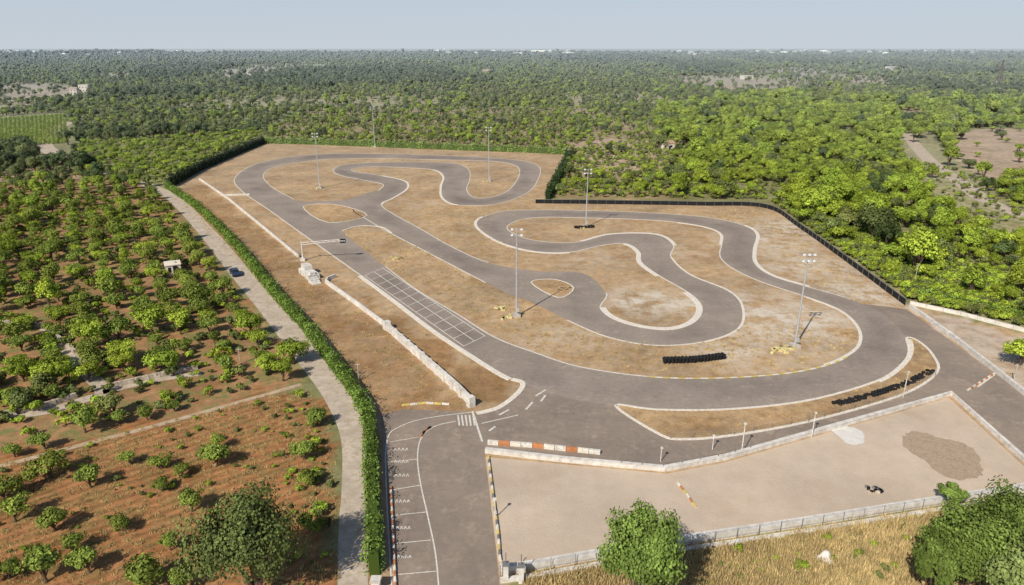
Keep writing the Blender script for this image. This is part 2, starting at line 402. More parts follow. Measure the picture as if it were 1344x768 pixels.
def npmesh(name,co,q):
    me=bpy.data.meshes.new(name);me.vertices.add(len(co));me.vertices.foreach_set('co',co.astype(np.float32).ravel())
    k=q.shape[1];me.loops.add(q.size);me.loops.foreach_set('vertex_index',q.astype(np.int32).ravel())
    me.polygons.add(len(q));me.polygons.foreach_set('loop_start',np.arange(0,q.size,k,dtype=np.int32))
    me.update(calc_edges=True);return me
me=npmesh('ground',co,q);me.materials.append(M['ground'])
a=me.attributes.new('tint','FLOAT_COLOR','POINT');a.data.foreach_set('color',np.concatenate([tint,np.ones((len(X),1))],1).astype(np.float32).ravel())
for nm,arr in (('weed',weed),('furrow',furrow),('chalk',chalk)):
    me.attributes.new(nm,'FLOAT','POINT').data.foreach_set('value',arr.astype(np.float32))
link(bpy.data.objects.new('ground',me))

# ---------------- dirt roads
def ribbon(name,prs,z,mat):
    l=[G(*p) for p in cr([p[0] for p in prs],5)];r=[G(*p) for p in cr([p[1] for p in prs],5)]
    mb=MB();k=len(l);mb.add([(*p,z) for p in l]+[(*p,z) for p in r],[(i,k+i,k+i+1,i+1) for i in range(k-1)],0);mb.obj(name,[mat])
ribbon('dirt_road',[((440,1400),(495,1400)),((443,768),(483,768)),((448,650),(480,650)),((449,590),(479,590)),((441,555),(473,545)),((420,515),(456,508)),((398,485),(427,475)),((370,448),(396,432)),((338,405),(360,394)),((303,362),(325,352)),((276,326),(298,320)),((255,300),(273,294)),((228,270),(244,265)),((200,250),(214,247)),((150,233),(157,230)),((125,226),(130,224))],.015,'dirt')
def track(name,pts,w,mat,z=.03): 
    mb=MB();mb.flat([G(*p) for p in cr(pts,6)],w/2,z);mb.obj(name,[mat])
track('dirt_road',[(85,214),(76,204),(60,194),(58,184),(70,172),(90,160)],8,'dirt')
track('dirt_road',[(1188,174),(1205,195),(1228,218),(1262,240),(1290,262)],6.5,'dirt')
track('dirt_road',[(1290,262),(1360,290),(1460,330)],6,'dirt')
track('footpath',[(-120,640),(0,612),(100,586),(200,560),(300,532),(395,505)],1.0,'path')
track('farm_track',[(0,545),(60,540),(110,525),(135,515),(115,490),(95,470),(60,430)],2.2,'dirt')
track('farm_track',[(135,515),(200,500),(265,490)],1.6,'dirt')
def blob(name,px,py,rx,ry,z,mat):
    cx,cy=G(px,py);w=[]
    for i in range(60):
        t=2*math.pi*i/60;r=1+.10*math.sin(3*t+1)+.06*math.sin(5*t)+.10*random.random()
        w.append((cx+rx*r*math.cos(t),cy+ry*r*math.sin(t)))
    poly(name,w,z,mat,world=True)
blob('wet_patch',1238,596,4.0,5.2,.022,'stain');blob('grit_patch',1114,570,1.8,2.5,.022,'puddle')

# ---------------- walls, fences
mb=MB()
mb.line([G(*p) for p in [(262,236),(300,262),(350,303),(392,338)]],.2,0,.7)
mb.line([G(*p) for p in [(428,372),(470,402),(510,432)]],.22,0,.9)
mb.line([G(*p) for p in [(510,434),(560,478),(600,513),(619,533)]],.32,0,1.3)
mb.line([G(*p) for p in [(440,364),(430,368),(428,372)]],.2,.0,.8)
mb.box((*G(508,432),.8),(1.2,1.2,1.6),.6);mb.box((*G(618,533),.8),(1.0,1.0,1.6),.6)
for p in resample([G(510,434),G(560,478),G(619,533)],3): mb.box((p[0],p[1],.7),(.8,.8,1.4),.55)
mb.obj('pit_wall',['wall'])
mb=MB();x,y=G(406,362)
mb.box((x,y,.6),(2.6,7.,1.2),.6);mb.box((x-.9,y+1.6,1.75),(1.8,2.6,1.1),.6);mb.box((x+1.4,y-2.4,1.5),(1.2,1.4,.6),.6)
for k in range(4): mb.box((x+2.0+.45*k,y-4.2-.6*k,.5-.12*k),(2.0,.7,1.0-.24*k),.6)
for dx,dy in ((-2.2,3.6),(-1,-3.),(1.8,1.)): mb.cyl((x+dx,y+dy,1.2),(x+dx,y+dy,2.4),.05,.05,6,1)
mb.obj('marshal_platform',['wall','steel'])
mb=MB();x,y=G(398,342);x2,y2=G(452,340);zt=4.6
mb.box((x,y,.3),(1.2,1.2,.6));mb.cyl((x,y,0),(x,y,zt+.4),.2,.16,10)
dx,dy=(x2-x),(y2-y)
for o in (0,.55): mb.cyl((x,y,zt-o),(x2,y2,zt+.5-o*.6),.1,.08,8)
for k in range(8):
    t=k/8;t2=(k+.5)/8;mb.cyl((x+dx*t,y+dy*t,zt+.5*t),(x+dx*t2,y+dy*t2,zt-.55+.7*t2),.05,.05,5)
mb.box((x2,y2,zt+.1),(1.3,.4,1.0),0,1)
for k in (-.4,0,.4): mb.cyl((x2+k,y2-.2,zt+.15),(x2+k,y2-.28,zt+.15),.14,.14,10,2)
mb.obj('start_light_gantry',['white','tarp','lamp'])
mb=MB();mb.line([G(*p) for p in [(290,257),(328,256)]],.3,0,.5);mb.obj('concrete_barrier',['wall'])
def tarp_fence(name,pts,h,mcol='tarp',post=3.,cap='dsteel'):
    mb=MB();w=[G(*p) for p in pts];rs=resample(w,post)
    mb.line(rs,.05,0,h);mb.line(rs,.06,h+.002,h+.07,1)
    for p in rs: mb.cyl((p[0]-.1,p[1]-.1,0),(p[0]-.1,p[1]-.1,h+.25),.04,.04,6,1)
    mb.obj(name,[mcol,cap])
tarp_fence('windbreak_fence',cr([(703,267),(800,268),(920,270),(1005,273),(1050,300),(1110,343),(1192,404)],5),1.35)
tarp_fence('windbreak_fence',[(746,206),(731,233),(716,262)],1.8)
tarp_fence('boundary_fence',[(1194,400),(1260,414),(1344,436),(1500,474)],.8,'wall',3.,'concrete')
mb=MB();mb.line([G(*p) for p in [(1194,404),(1250,444),(1300,483),(1344,518),(1480,625)]],.25,0,.8);mb.obj('boundary_wall',['wall'])
def railfence(mb,pts,h,step,m=1,wires=3):
    rs=resample(pts,step)
    for p in rs: mb.cyl((p[0],p[1],0),(p[0],p[1],h),.035,.03,6,m)
    for a,b in zip(rs[:-1],rs[1:]):
        for k in range(wires): 
            z=h*(.35+.6*k/max(1,wires-1));mb.cyl((a[0],a[1],z),(b[0],b[1],z),.012,.012,4,m)
mb=MB();lw=[G(*p) for p in [(637,594),(740,606),(872,618),(952,603),(1100,561),(1248,519),(1344,606),(1480,725)]]
mb.line(lw,.22,0,.6);mb.line(lw,.28,.602,.68);railfence(mb,[G(815,613),G(872,618),G(952,603),G(1000,589)],1.8,2.6,1,3);mb.obj('lot_boundary_wall',['wall','dsteel'])
mb=MB();lw=[G(*p) for p in [(657,752),(692,748),(760,736),(890,714),(1050,690),(1200,666),(1344,644),(1480,622)]]
mb.line(lw,.3,0,.9);railfence(mb,[(a,b-.6) for a,b in lw],1.5,2.6,1,2);mb.line([(a,b-1.2) for a,b in lw],.25,0,.35);mb.obj('retaining_wall',['wall','dsteel'])
mb=MB();lw=[G(*p) for p in [(880,577),(960,572),(1060,555),(1180,521),(1232,492)]];railfence(mb,lw,1.3,3.,0,3);mb.obj('wire_fence',['dsteel'])
for (bx,by,ty) in ((1185,522,488),(1065,575,542),(973,596,556),(935,590,572),(867,606,588),(650,680,655)):
    mb=MB();x,y=G(bx,by);h=max(1.6,ZH(bx,by,ty));mb.cyl((x,y,0),(x,y,h),.07,.06,8);mb.box((x,y,h),(.3,.3,.2));mb.obj('lamp_post',['white'])
for q,h in (((471,500),3.2),((316,478),3.0),((1200,372),4.5),((1330,500),3.)):
    mb=MB();x,y=G(*q);mb.cyl((x,y,0),(x,y,h),.09,.06,8);mb.cyl((x-.4,y,h-.3),(x+.4,y,h-.3),.05,.05,6);mb.obj('utility_pole',['concrete'])
for q in ((664,762),(684,764)):
    mb=MB();x,y=G(*q);mb.box((x,y,1),(.5,.5,2.));mb.box((x,y,2.06),(.7,.7,.12),0,1);mb.cyl((x,y,2.1),(x,y,3.4),.05,.05,6,1);mb.obj('gate_post',['wall','dsteel'])
mb=MB();x,y=G(494,774);mb.box((x,y,.6),(.8,.8,1.2));mb.box((x,y,1.26),(1,1,.12));mb.obj('gate_pillar',['wall'])
def blocks(name,pts,L,w,h,mats,gap=.06):
    mb=MB();rs=resample([G(*p) for p in pts],L)
    for i,(a,b) in enumerate(zip(rs[:-1],rs[1:])):
        c=(a+b)/2;r=math.atan2(b[1]-a[1],b[0]-a[0])+random.uniform(-.04,.04)
        mb.box((c[0],c[1],.03+h*.3),(L-gap,w,h*.6),r,i%len(mats));mb.box((c[0],c[1],.03+h*.8),(L-gap,w*.6,h*.398),r,i%len(mats))
    mb.obj(name,mats)
blocks('race_barrier',[(640,583),(700,587),(797,597)],1.5,.45,.6,['white','orange','kerb'])
blocks('kerb_blocks',[(641,600),(646,640),(654,700),(657,740)],.8,.3,.25,['yellow','dsteel','kerb'])
blocks('kerb_blocks',[(513,640),(516,700),(519,768),(522,900)],.8,.3,.28,['orange','kerb'])
blocks('kerb_blocks',[(527,533),(560,530),(597,532)],1.2,.3,.28,['yellow','white'])
blocks('kerb_blocks',[(889,634),(902,650),(914,668)],.8,.25,.2,['white','orange','yellow'])
blocks('kerb_blocks',[(1270,513),(1290,500),(1307,490)],.9,.3,.25,['white','orange'])
blocks('kerb_blocks',[(552,574),(558,566),(566,561)],.7,.25,.25,['orange','tarp'])
def tyres(name,pts,rows,hh,ragged=False):
    mb=MB();w=resample([G(*p) for p in pts],.62);nr=normals(w)
    for (p,nn) in zip(w,nr):
        for r in range(rows):
            for k in range(hh):
                if ragged and random.random()<.25: continue
                jx,jy=random.uniform(-.06,.06),random.uniform(-.06,.06)
                mb.tor((p[0]+nn[0]*.6*r+jx,p[1]+nn[1]*.6*r+jy,.15+.22*k),.21,.105,0,10,6)
    mb.obj(name,['black'],smooth=True)
tyres('tyre_barrier',[(873,477),(912,476),(953,471)],2,4)
tyres('tyre_barrier',[(1098,533),(1140,523),(1190,507),(1226,488)],2,2,True)
tyres('tyre_barrier',[(755,300),(780,299)],2,3,True)
for (bx,by,ty,n_) in ((420,247,175,4),(492,193,140,2),(642,238,167,3),(769,298,222,4),(678,415,300,4),(1043,455,333,6)):
    mb=MB();x,y=G(bx,by);h=ZH(bx,by,ty)
    mb.box((x,y,.25),(1.6,1.6,.5),0,1);mb.box((x,y,.56),(1.1,1.1,.12),0,1)
    mb.cyl((x,y,.5),(x,y,h*.5),.2,.15,10);mb.cyl((x,y,h*.5),(x,y,h),.15,.09,10)
    mb.box((x+.3,y-.28,1.4),(.4,.3,.8),0,0)
    for z in (h-.2,h-1.3):
        mb.cyl((x-1.1,y,z),(x+1.1,y,z),.05,.05,6)
        for k in range(max(2,n_//2)):
            xx=x-.9+1.8*k/max(1,max(2,n_//2)-1)
            mb.box((xx,y-.25,z+.12),(.5,.28,.4),0,0);mb.box((xx,y-.40,z+.1),(.42,.03,.32),0,2)
    for k in range(12): mb.cyl((x-.28,y,2+k*(h-4)/12),(x+.28,y,2+k*(h-4)/12),.025,.025,4)
    if n_>2:
        for k in range(7): mb.box((x-1.6+random.uniform(-1.1,1.1),y-.8+random.uniform(-1,1),.16),(.8,.5,.3),random.uniform(0,3),3)
    mb.obj('floodlight_mast',['steel','concrete','lamp','bale'])
for q in ((655,405),(522,340),(1022,462)):
    mb=MB();x,y=G(*q)
    for k in range(8): mb.box((x+random.uniform(-1.2,1.2),y+random.uniform(-1,1),.18+.3*(k>5)),(.9,.5,.35),random.uniform(0,3))
    mb.obj('straw_bale_pile',['bale'])
# car
mb=MB();x,y=G(309,361);r=math.atan2(G(325,380)[1]-G(300,350)[1],G(325,380)[0]-G(300,350)[0]);ca,sa=math.cos(r),math.sin(r)
prof=[(-2.1,.35),(2.1,.35),(2.15,.75),(1.2,.95),(.55,1.42),(-1.1,1.45),(-1.75,1.0),(-2.15,.9)]
def carp(a,b,z): return (x+a*ca-b*sa,y+a*sa+b*ca,z+.02)
n8=len(prof);vs=[carp(a,-(.86 if z<1.1 else .66),z) for a,z in prof]+[carp(a,(.86 if z<1.1 else .66),z) for a,z in prof]
mb.add(vs,[tuple(range(n8)),tuple(range(n8,2*n8))[::-1]]+[(i,n8+i,n8+(i+1)%n8,(i+1)%n8) for i in range(n8)],0)
def cq(pts,m): mb.add([carp(*p) for p in pts],[(0,1,2,3)],m)
cq([(1.14,-.7,1.0),(1.14,.7,1.0),(.6,.6,1.41),(.6,-.6,1.41)],1);cq([(-1.68,-.7,1.08),(-1.2,-.6,1.44),(-1.2,.6,1.44),(-1.68,.7,1.08)],1)
for s in (-1,1): cq([(.95,s*.87,1.0),(.5,s*.72,1.36),(-1.0,s*.72,1.38),(-1.5,s*.87,1.05)],1)
for a in (-1.35,1.35):
    for s in (-1,1):
        c=carp(a,s*.82,.32);mb.tor(c,.21,.11,2,14,6,'y',r);mb.cyl(carp(a,s*.76,.32),carp(a,s*.9,.32),.2,.2,10,3)
mb.obj('parked_car',['carpaint','glass','black','steel'])
mb=MB();x,y=G(1147,643)
for k in range(12): mb.box((x+random.uniform(-.7,.7),y+random.uniform(-.6,.6),.12),(.5,.35,.25),random.uniform(0,3),k%3)
mb.obj('scrap_pile',['black','stone','dsteel'])
def rock(name,x,y,s,mat):
    bm=bmesh.new();bmesh.ops.create_icosphere(bm,subdivisions=3,radius=1)
    for v in bm.verts:
        k=1+.18*math.sin(v.co.x*4+x)+.15*math.sin(v.co.y*5+y)+.1*math.sin(v.co.z*7);v.co=Vector((v.co.x*k*s[0],v.co.y*k*s[1],max(-.1,v.co.z*k*s[2])))
    me=bpy.data.meshes.new(name);bm.to_mesh(me);bm.free();me.materials.append(M[mat]);o=link(bpy.data.objects.new(name,me));o.location=(x,y,.05)
rock('boulder',*G(1082,735),(.9,.7,.8),'wall')
mb=MB()
for k in range(220):
    px=random.gauss(1262,32);py=380+(px-1262)*.35+random.gauss(0,8);x,y=G(px,py)
    mb.box((x,y,.15),(random.uniform(.3,1.3),random.uniform(.3,1.),random.uniform(.2,.6)),random.uniform(0,3),0,.7)
mb.obj('rock_rubble',['stone'])
def stonewall(pts,h=.8):
    mb=MB();rs=resample([G(*p) for p in pts],.55)
    for a,b in zip(rs[:-1],rs[1:]):
        r=math.atan2(b[1]-a[1],b[0]-a[0])
        for k in range(2): mb.box(((a[0]+b[0])/2,(a[1]+b[1])/2,h*(.25+.5*k)),(.62*random.uniform(.8,1.05),random.uniform(.45,.7)-.1*k,h*.5*random.uniform(.85,1.2)),r+random.uniform(-.1,.1),0,.92)
    mb.obj('dry_stone_wall',['stone'])
stonewall([(-40,556),(60,535),(105,520)]);stonewall([(150,508),(200,497),(262,484)])
stonewall([(0,425),(60,430),(100,465)])
def house(name,px,py,w,d,h,rot=.3,kind='flat'):
    mb=MB();x,y=G(px,py);mb.box((x,y,h/2),(w,d,h),rot,0);ca,sa=math.cos(rot),math.sin(rot)
    L=lambda a,b:(x+a*ca-b*sa,y+a*sa+b*ca)
    if kind=='flat': mb.box((x,y,h+.1),(w+.3,d+.3,.2),rot,1)
    else:
        vs=[(*L(a,b),h+.01) for a,b in ((-w/2-.3,-d/2-.3),(w/2+.3,-d/2-.3),(w/2+.3,d/2+.3),(-w/2-.3,d/2+.3))]+[(*L(-w/2-.3,0),h+d*.28),(*L(w/2+.3,0),h+d*.28)]
        mb.add(vs,[(0,1,5,4),(2,3,4,5),(0,4,3),(1,2,5),(3,2,1,0)],1)
    nw=max(2,int(w/3))
    for k in range(nw):
        a=-w/2+w*(k+.5)/nw
        for z in ([h*.55] if h<5 else [h*.3,h*.72]):
            mb.box((*L(a,-d/2-.01),z),(min(1.,w/nw*.4),.06,1.1),rot,2)
    mb.box((*L(w*.12,-d/2-.02),1.),(.9,.08,2.),rot,2)
    mb.obj(name,['farwall','roof' if kind!='flat' else 'farwall','glass'])
house('stone_hut',228,357,3.2,3.6,2.1,rot=.5)
house('farmhouse',112,122,10,8,9,rot=.2);house('farmhouse',98,124,7,7,6,kind='g')
house('farmhouse',874,196,7,5,3.2,kind='g');house('farmhouse',640,98,18,10,7,kind='g');house('farmhouse',1216,155,8,6,4)
house('farmhouse',330,98,18,12,6);house('farmhouse',980,104,18,12,6);house('farmhouse',420,90,30,14,9);house('farmhouse',1170,92,26,14,8);house('farmhouse',800,82,30,16,9)
mb=MB()
for k in range(150):
    px=random.choice([random.uniform(880,1060),random.uniform(1080,1344),random.uniform(1080,1344),random.uniform(560,760),random.uniform(0,250)]);py=random.uniform(67,75)
    x,y=G(px,py);w=random.uniform(14,50);h=random.uniform(12,30);r=random.uniform(-.3,.3)
    mb.box((x,y,h/2),(w,random.uniform(12,25),h),r,0 if random.random()<.6 else 2);mb.box((x,y,h+1),(w*.4,8,2),r,0)
    for q in range(int(h/5)): mb.box((x,y,3+5*q),(w*.9,26,1.2),r,1)
for k in range(5):
    x,y=G(700+k*5,71);mb.box((x,y,14),(30,20,28),.1,2)
mb.obj('distant_town',['farwall','farsteel','whitewall'])
for (bx,by,ty) in ((1309,116,78),):
    x,y=G(bx,by);h=ZH(bx,by,ty);mb=MB();w0,w1=h*.11,h*.018
    def cor(t,i): 
        w=w0+(w1-w0)*min(1,t*1.15);return Vector((x+w*(1,-1,-1,1)[i],y+w*(1,1,-1,-1)[i],h*t))
    for i in range(4): mb.cyl(cor(0,i),cor(.87,i),.4,.3,4);mb.cyl(cor(.87,i),cor(1,i),.3,.2,4)
    for k in range(9):
        for i in range(4):
            mb.cyl(cor(k/9,i),cor((k+1)/9,(i+1)%4),.18,.18,4);mb.cyl(cor(k/9,(i+1)%4),cor((k+1)/9,i),.18,.18,4)
    for t in (.68,.8,.92):
        for s in (-1,1): mb.cyl((x,y,h*t),(x+s*h*.17,y,h*t+.4),.3,.15,4);mb.cyl((x,y,h*(t+.05)),(x+s*h*.17,y,h*t+.4),.18,.15,4)
    mb.obj('electricity_pylon',['dsteel'])

# ---------------- vegetation
def tree_mesh(name,Hc,R,th,nc,nl,ls,seed,leaf,sq=.8,tall=1.,cmin=.22,cmax=.4,lop=0.):
    g=np.random.default_rng(seed);mb=MB()
    cz=th+R*sq*tall
    d=g.normal(size=(nc,3));d/=np.linalg.norm(d,axis=1)[:,None];d[:,2]=np.where(d[:,2]<-.35,-d[:,2]*.5,d[:,2])
    rad=R*g.uniform(.25,.8+lop*.3,nc);az=np.arctan2(d[:,1],d[:,0]);rad*=1+lop*np.sin(2*az+seed)+lop*.6*np.sin(3*az+seed*2)
    cen=d*rad[:,None]*np.array([1,1,sq*tall])+np.array([0,0,cz])
    crr=R*g.uniform(cmin,cmax,nc)
    ct=g.uniform(.64,1.3,nc)
    mb.cyl((0,0,-.1),(R*.05,0,th*.6),R*.10,R*.075,7,0);mb.cyl((R*.05,0,th*.6),(0,R*.04,cz*.95),R*.075,R*.03,6,0)
    for i in range(min(nc,7)):
        mb.cyl((R*.03,0,th*.6+.1*i*R*.3),tuple(cen[i]),R*.04,R*.012,5,0)
    v0=len(mb.v)
    k=g.choice(nc,nl,p=(crr**2)/(crr**2).sum())
    o=g.normal(size=(nl,3));o/=np.linalg.norm(o,axis=1)[:,None];o*=(g.uniform(.3,1.15,nl)**.6)[:,None]
    p=cen[k]+o*crr[k][:,None]*np.array([1,1,.85])
    p[:,2]=np.maximum(p[:,2],th*.35)
    nn=(p-np.array([0,0,cz-R*.3]));nn/=np.linalg.norm(nn,axis=1)[:,None];nn=nn+.6*o+.6*g.normal(size=(nl,3));nn/=np.linalg.norm(nn,axis=1)[:,None]
    a=np.cross(nn,g.normal(size=(nl,3)));a/=np.linalg.norm(a,axis=1)[:,None];b=np.cross(nn,a)
    s=ls*g.uniform(.55,1.3,nl)[:,None]
    q=np.stack([p-a*s*.5-b*s*.2,p+a*s*.1-b*s*.4,p+a*s*.55+b*s*.1,p-a*s*.05+b*s*.42],1).reshape(-1,3)
    allv=np.concatenate([np.array(mb.v),q]);tone=np.concatenate([np.ones(v0),np.repeat(ct[k],4)])
    fs=mb.f+[tuple(v0+4*i+j for j in range(4)) for i in range(nl)]
    me=bpy.data.meshes.new(name);me.from_pydata(allv.tolist(),[],fs)
    me.materials.append(M['bark']);me.materials.append(M[leaf])
    me.polygons.foreach_set('material_index',[0]*len(mb.f)+[1]*nl)
    me.attributes.new('tone','FLOAT','POINT').data.foreach_set('value',tone.astype(np.float32))
    return me
GV=[tree_mesh('olive_tree',4,2.4,.7,20,2300,.32,10+i,'leaf_grove',.64+.08*i,cmin=.2,cmax=.46,lop=.25) for i in range(4)]
OL=[tree_mesh('olive_tree',4,2.4,.7,20,2000,.33,15+i,'leaf_olive',.62+.08*i,cmin=.2,cmax=.46,lop=.22) for i in range(3)]
BR=[tree_mesh('oak_tree',6,3.,.9,30,3200,.36,20+i,'leaf_bright',.72+.12*i,cmin=.18,cmax=.42,lop=.22) for i in range(4)]
DK=[tree_mesh('holm_oak_tree',6,3.,.9,24,2400,.40,30+i,'leaf_dark',.8+.2*i,cmin=.2,cmax=.42,lop=.2) for i in range(2)]
SH=[tree_mesh('shrub',1,.9,.1,8,320,.22,40,'leaf_olive',.6,lop=.2),tree_mesh('shrub',1,.9,.1,8,320,.22,41,'leaf_bright',.6,lop=.2)]
def tuft(name,seed):
    g=np.random.default_rng(seed);mb=MB()
    for i in range(26):
        a=g.uniform(0,6.28);r=g.uniform(0,.4);x,y=r*math.cos(a),r*math.sin(a);h=g.uniform(.12,.38);l=g.uniform(-.15,.15);w=.03;t=g.uniform(0,3.14)
        mb.add([(x-w*math.cos(t),y-w*math.sin(t),0),(x+w*math.cos(t),y+w*math.sin(t),0),(x+l,y+l*.7,h)],[(0,1,2)],0)
    me=bpy.data.meshes.new(name);me.from_pydata(mb.v,[],mb.f);me.materials.append(M['straw'])
    me.attributes.new('tone','FLOAT','POINT').data.foreach_set('value',[1.]*len(mb.v));return me
def place(me,x,y,s,rot=None,name=None,sz=None):
    o=link(bpy.data.objects.new(name or me.name.split('.')[0],me));o.location=(x,y,0);o.scale=(s,s,sz or s*random.uniform(.85,1.15));o.rotation_euler=(0,0,rot if rot is not None else random.uniform(0,6.28));return o
PROTO={}
def proto(me,x,y,s): 
    o=place(me,x,y,s);PROTO[me.name]=o;return o
def scatter(name,me,pts,scl):
    if len(pts)==0: return
    N=len(pts);m=bpy.data.meshes.new(name);m.vertices.add(N)
    m.vertices.foreach_set('co',np.concatenate([pts,np.zeros((N,1))],1).astype(np.float32).ravel())
    m.attributes.new('scl','FLOAT_VECTOR','POINT').data.foreach_set('vector',np.stack([scl,scl*rng.uniform(.85,1.15,N),scl*rng.uniform(.75,1.3,N)],1).astype(np.float32).ravel())
    m.attributes.new('rot','FLOAT_VECTOR','POINT').data.foreach_set('vector',np.stack([np.zeros(N),np.zeros(N),rng.uniform(0,6.28,N)],1).astype(np.float32).ravel())
    o=link(bpy.data.objects.new(name,m))
    ng=bpy.data.node_groups.new(name,'GeometryNodeTree')
    ng.interface.new_socket('Geometry',in_out='INPUT',socket_type='NodeSocketGeometry');ng.interface.new_socket('Geometry',in_out='OUTPUT',socket_type='NodeSocketGeometry')
    gi=ng.nodes.new('NodeGroupInput');go=ng.nodes.new('NodeGroupOutput');ip=ng.nodes.new('GeometryNodeInstanceOnPoints')
    oi=ng.nodes.new('GeometryNodeObjectInfo');oi.inputs['Object'].default_value=PROTO[me.name];oi.inputs['As Instance'].default_value=True
    def na(n_):
        a=ng.nodes.new('GeometryNodeInputNamedAttribute');a.data_type='FLOAT_VECTOR';a.inputs['Name'].default_value=n_
        return [s for s in a.outputs if s.enabled and s.name=='Attribute'][0]
    ng.links.new(gi.outputs[0],ip.inputs['Points']);ng.links.new(oi.outputs['Geometry'],ip.inputs['Instance'])
    ng.links.new(na('scl'),ip.inputs['Scale']);ng.links.new(na('rot'),ip.inputs['Rotation']);ng.links.new(ip.outputs[0],go.inputs[0])
    md=o.modifiers.new('instances','NODES');md.node_group=ng
def split(name,meshes,pts,scl):
    k=rng.integers(0,len(meshes),len(pts))
    for i,me in enumerate(meshes): scatter(name,me,pts[k==i],scl[k==i])
for o_,q_,s_ in zip(GV,((120,640),(285,612),(66,628),(172,610)),(.75,.85,.95,.5)): proto(o_,*G(*q_),s_)
for o_,q_ in zip(OL,((30,540),(60,520),(150,545))): proto(o_,*G(*q_),.9)
for o_,q_,s_ in zip(BR,((1338,480),(385,478),(372,500),(350,492)),(1.,.9,.75,.6)): proto(o_,*G(*q_),s_)
proto(DK[0],*G(112,228),1.6);proto(DK[1],*G(90,190),1.3)
proto(SH[0],*G(434,640),.8);proto(SH[1],*G(1050,745),.9)
TU=tuft('grass_tuft',3);proto(TU,*G(560,440),1)
for (px,py,s) in ((210,616,.6),(20,685,.7),(72,697,.75),(162,697,.6),(213,645,.55),(252,672,.7),(400,603,.8),(403,640,.6),(225,722,.5),(112,568,.8),(157,556,.65),(194,551,.6),(60,765,.9),(118,752,.8),(190,775,.9),(240,625,.5),(20,600,.6),(230,540,.6),(6,655,.7),(95,725,.6),(285,590,.5),(60,590,.7),(416,560,.7),(240,775,.6),(12,760,.6),(408,700,.6)):
    x,y=G(px,py);place(random.choice(GV),x,y,s*random.uniform(.85,1.2))
for (px,py,s) in ((15,222,1.3),(45,222,1.1),(130,235,1.0),(122,226,1.2),(25,214,1.1)): place(random.choice(DK),*G(px,py),s)
NT=[(205,243),(345,182),(754,196),(726,258),(1012,263),(1200,396),(1500,476),(1700,640),(1344,660),(660,790),(655,1500),(425,1500),(438,600),(385,490),(295,365),(220,275)]
NTw=GP(NT);CW=[GP(c) for c in CLEAR]
GR=GP([(-500,250),(0,250),(140,240),(208,255),(292,368),(372,478),(300,500),(150,495),(110,530),(-300,590)])
ORC=GP([(100,190),(340,174),(345,181),(212,241),(150,230),(100,218)])
FLD=GP([(-700,760),(-500,600),(110,532),(390,495),(445,560),(446,1500),(-4000,1500)])
VIN=GP([(-60,158),(84,148),(88,186),(-60,200)])
ang=math.atan2(G(300,360)[1]-G(420,515)[1],G(300,360)[0]-G(420,515)[0])
uu,vv=np.meshgrid(np.arange(-400,400,4.9),np.arange(-400,400,5.0));uu=uu.ravel();vv=vv.ravel()
uu=uu+rng.normal(0,.65,len(uu));vv=vv+rng.normal(0,.45,len(vv))
gx=uu*math.cos(ang)-vv*math.sin(ang)-100;gy=uu*math.sin(ang)+vv*math.cos(ang)+150
mk=inpoly(gx,gy,GR)&(rng.random(len(gx))>.18+.14*vn(gx,gy,9.));gx,gy=gx[mk],gy[mk];s=rng.uniform(.48,1.15,len(gx))*(.96+.22*vn(gx,gy,12.))
near=gy<125
bx_=rng.random(len(gx))
for x,y,k in zip(gx[near],gy[near],s[near]): place(random.choice(GV+BR[:2]),x,y,k*.9)
pt=np.stack([gx,gy],1)
f=(~near)&(bx_<.72);split('olive_grove',GV,pt[f],s[f]);f=(~near)&(bx_>=.72);split('orchard_trees',BR,pt[f],s[f]*.78)
uu,vv=np.meshgrid(np.arange(-500,300,4.8),np.arange(150,700,5.6));uu=uu.ravel()+rng.normal(0,.5,uu.size);vv=vv.ravel()+rng.normal(0,.5,vv.size)
mk=inpoly(uu,vv,ORC)&(rng.random(uu.size)>.08);pt=np.stack([uu[mk],vv[mk]],1);split('orchard_trees',[BR[0],BR[1],GV[1]],pt,rng.uniform(.45,.7,len(pt)))
# woodland and olive parcels out to the far plain
PX=[];PY=[];PS=[]
y=70.
while y<6000:
    sp=5.1*(1+max(0,y-200)/1500);w=.75*y*1.2+60
    xx=np.arange(-w,w,sp);fr=field(xx,np.full(len(xx),y));jt=np.where(((fr*37)%1)<.5,.16,.45)
    PX.append(xx+rng.uniform(-1,1,len(xx))*sp*jt);PY.append(y+rng.uniform(-1,1,len(xx))*sp*jt);PS.append(np.full(len(xx),sp/5.1));y+=sp
PX=np.concatenate(PX);PY=np.concatenate(PY);PS=np.concatenate(PS)
ok=~inpoly(PX,PY,NTw)&~inpoly(PX,PY,GR)&~inpoly(PX,PY,ORC)&~inpoly(PX,PY,FLD)&~inpoly(PX,PY,VIN)
ok&=~((PX<-20)&(PY<G(0,250)[1]))
ok&=~((PY<70)|((PY<95)&(PX<60)))
ok&=~((PY<G(0,600)[1]))
for i_,c in enumerate(CW): ok&=~(inpoly(PX,PY,c)&(rng.random(len(PX))>(.12 if i_ in (0,4,5) else .22)))
ok&=~(inpoly(PX,PY,GP(ROADCL))&(rng.random(len(PX))>.05))
ok&=~inpoly(PX,PY,GP([(40,175),(95,160),(100,190),(95,220),(60,215),(45,200)]))
SCR=inpoly(PX,PY,GP([(1080,290),(1180,280),(1320,370),(1344,430),(1195,396),(1110,335)]))
ok&=~(SCR&(rng.random(len(PX))>.5))
fh=field(PX,PY);farp=(PY>420)|(np.abs(PX)>230)
rightF=inpoly(PX,PY,GP([(860,150),(1000,128),(1344,136),(1700,136),(1700,470),(1200,400),(1010,268),(870,262)]))
dens=np.ones(len(PX));dens=np.where(farp&~rightF,np.select([fh<.06,fh<.16,fh<.38,fh<.55,fh<.72],[.12,.35,.65,.92,.72],.95),dens)
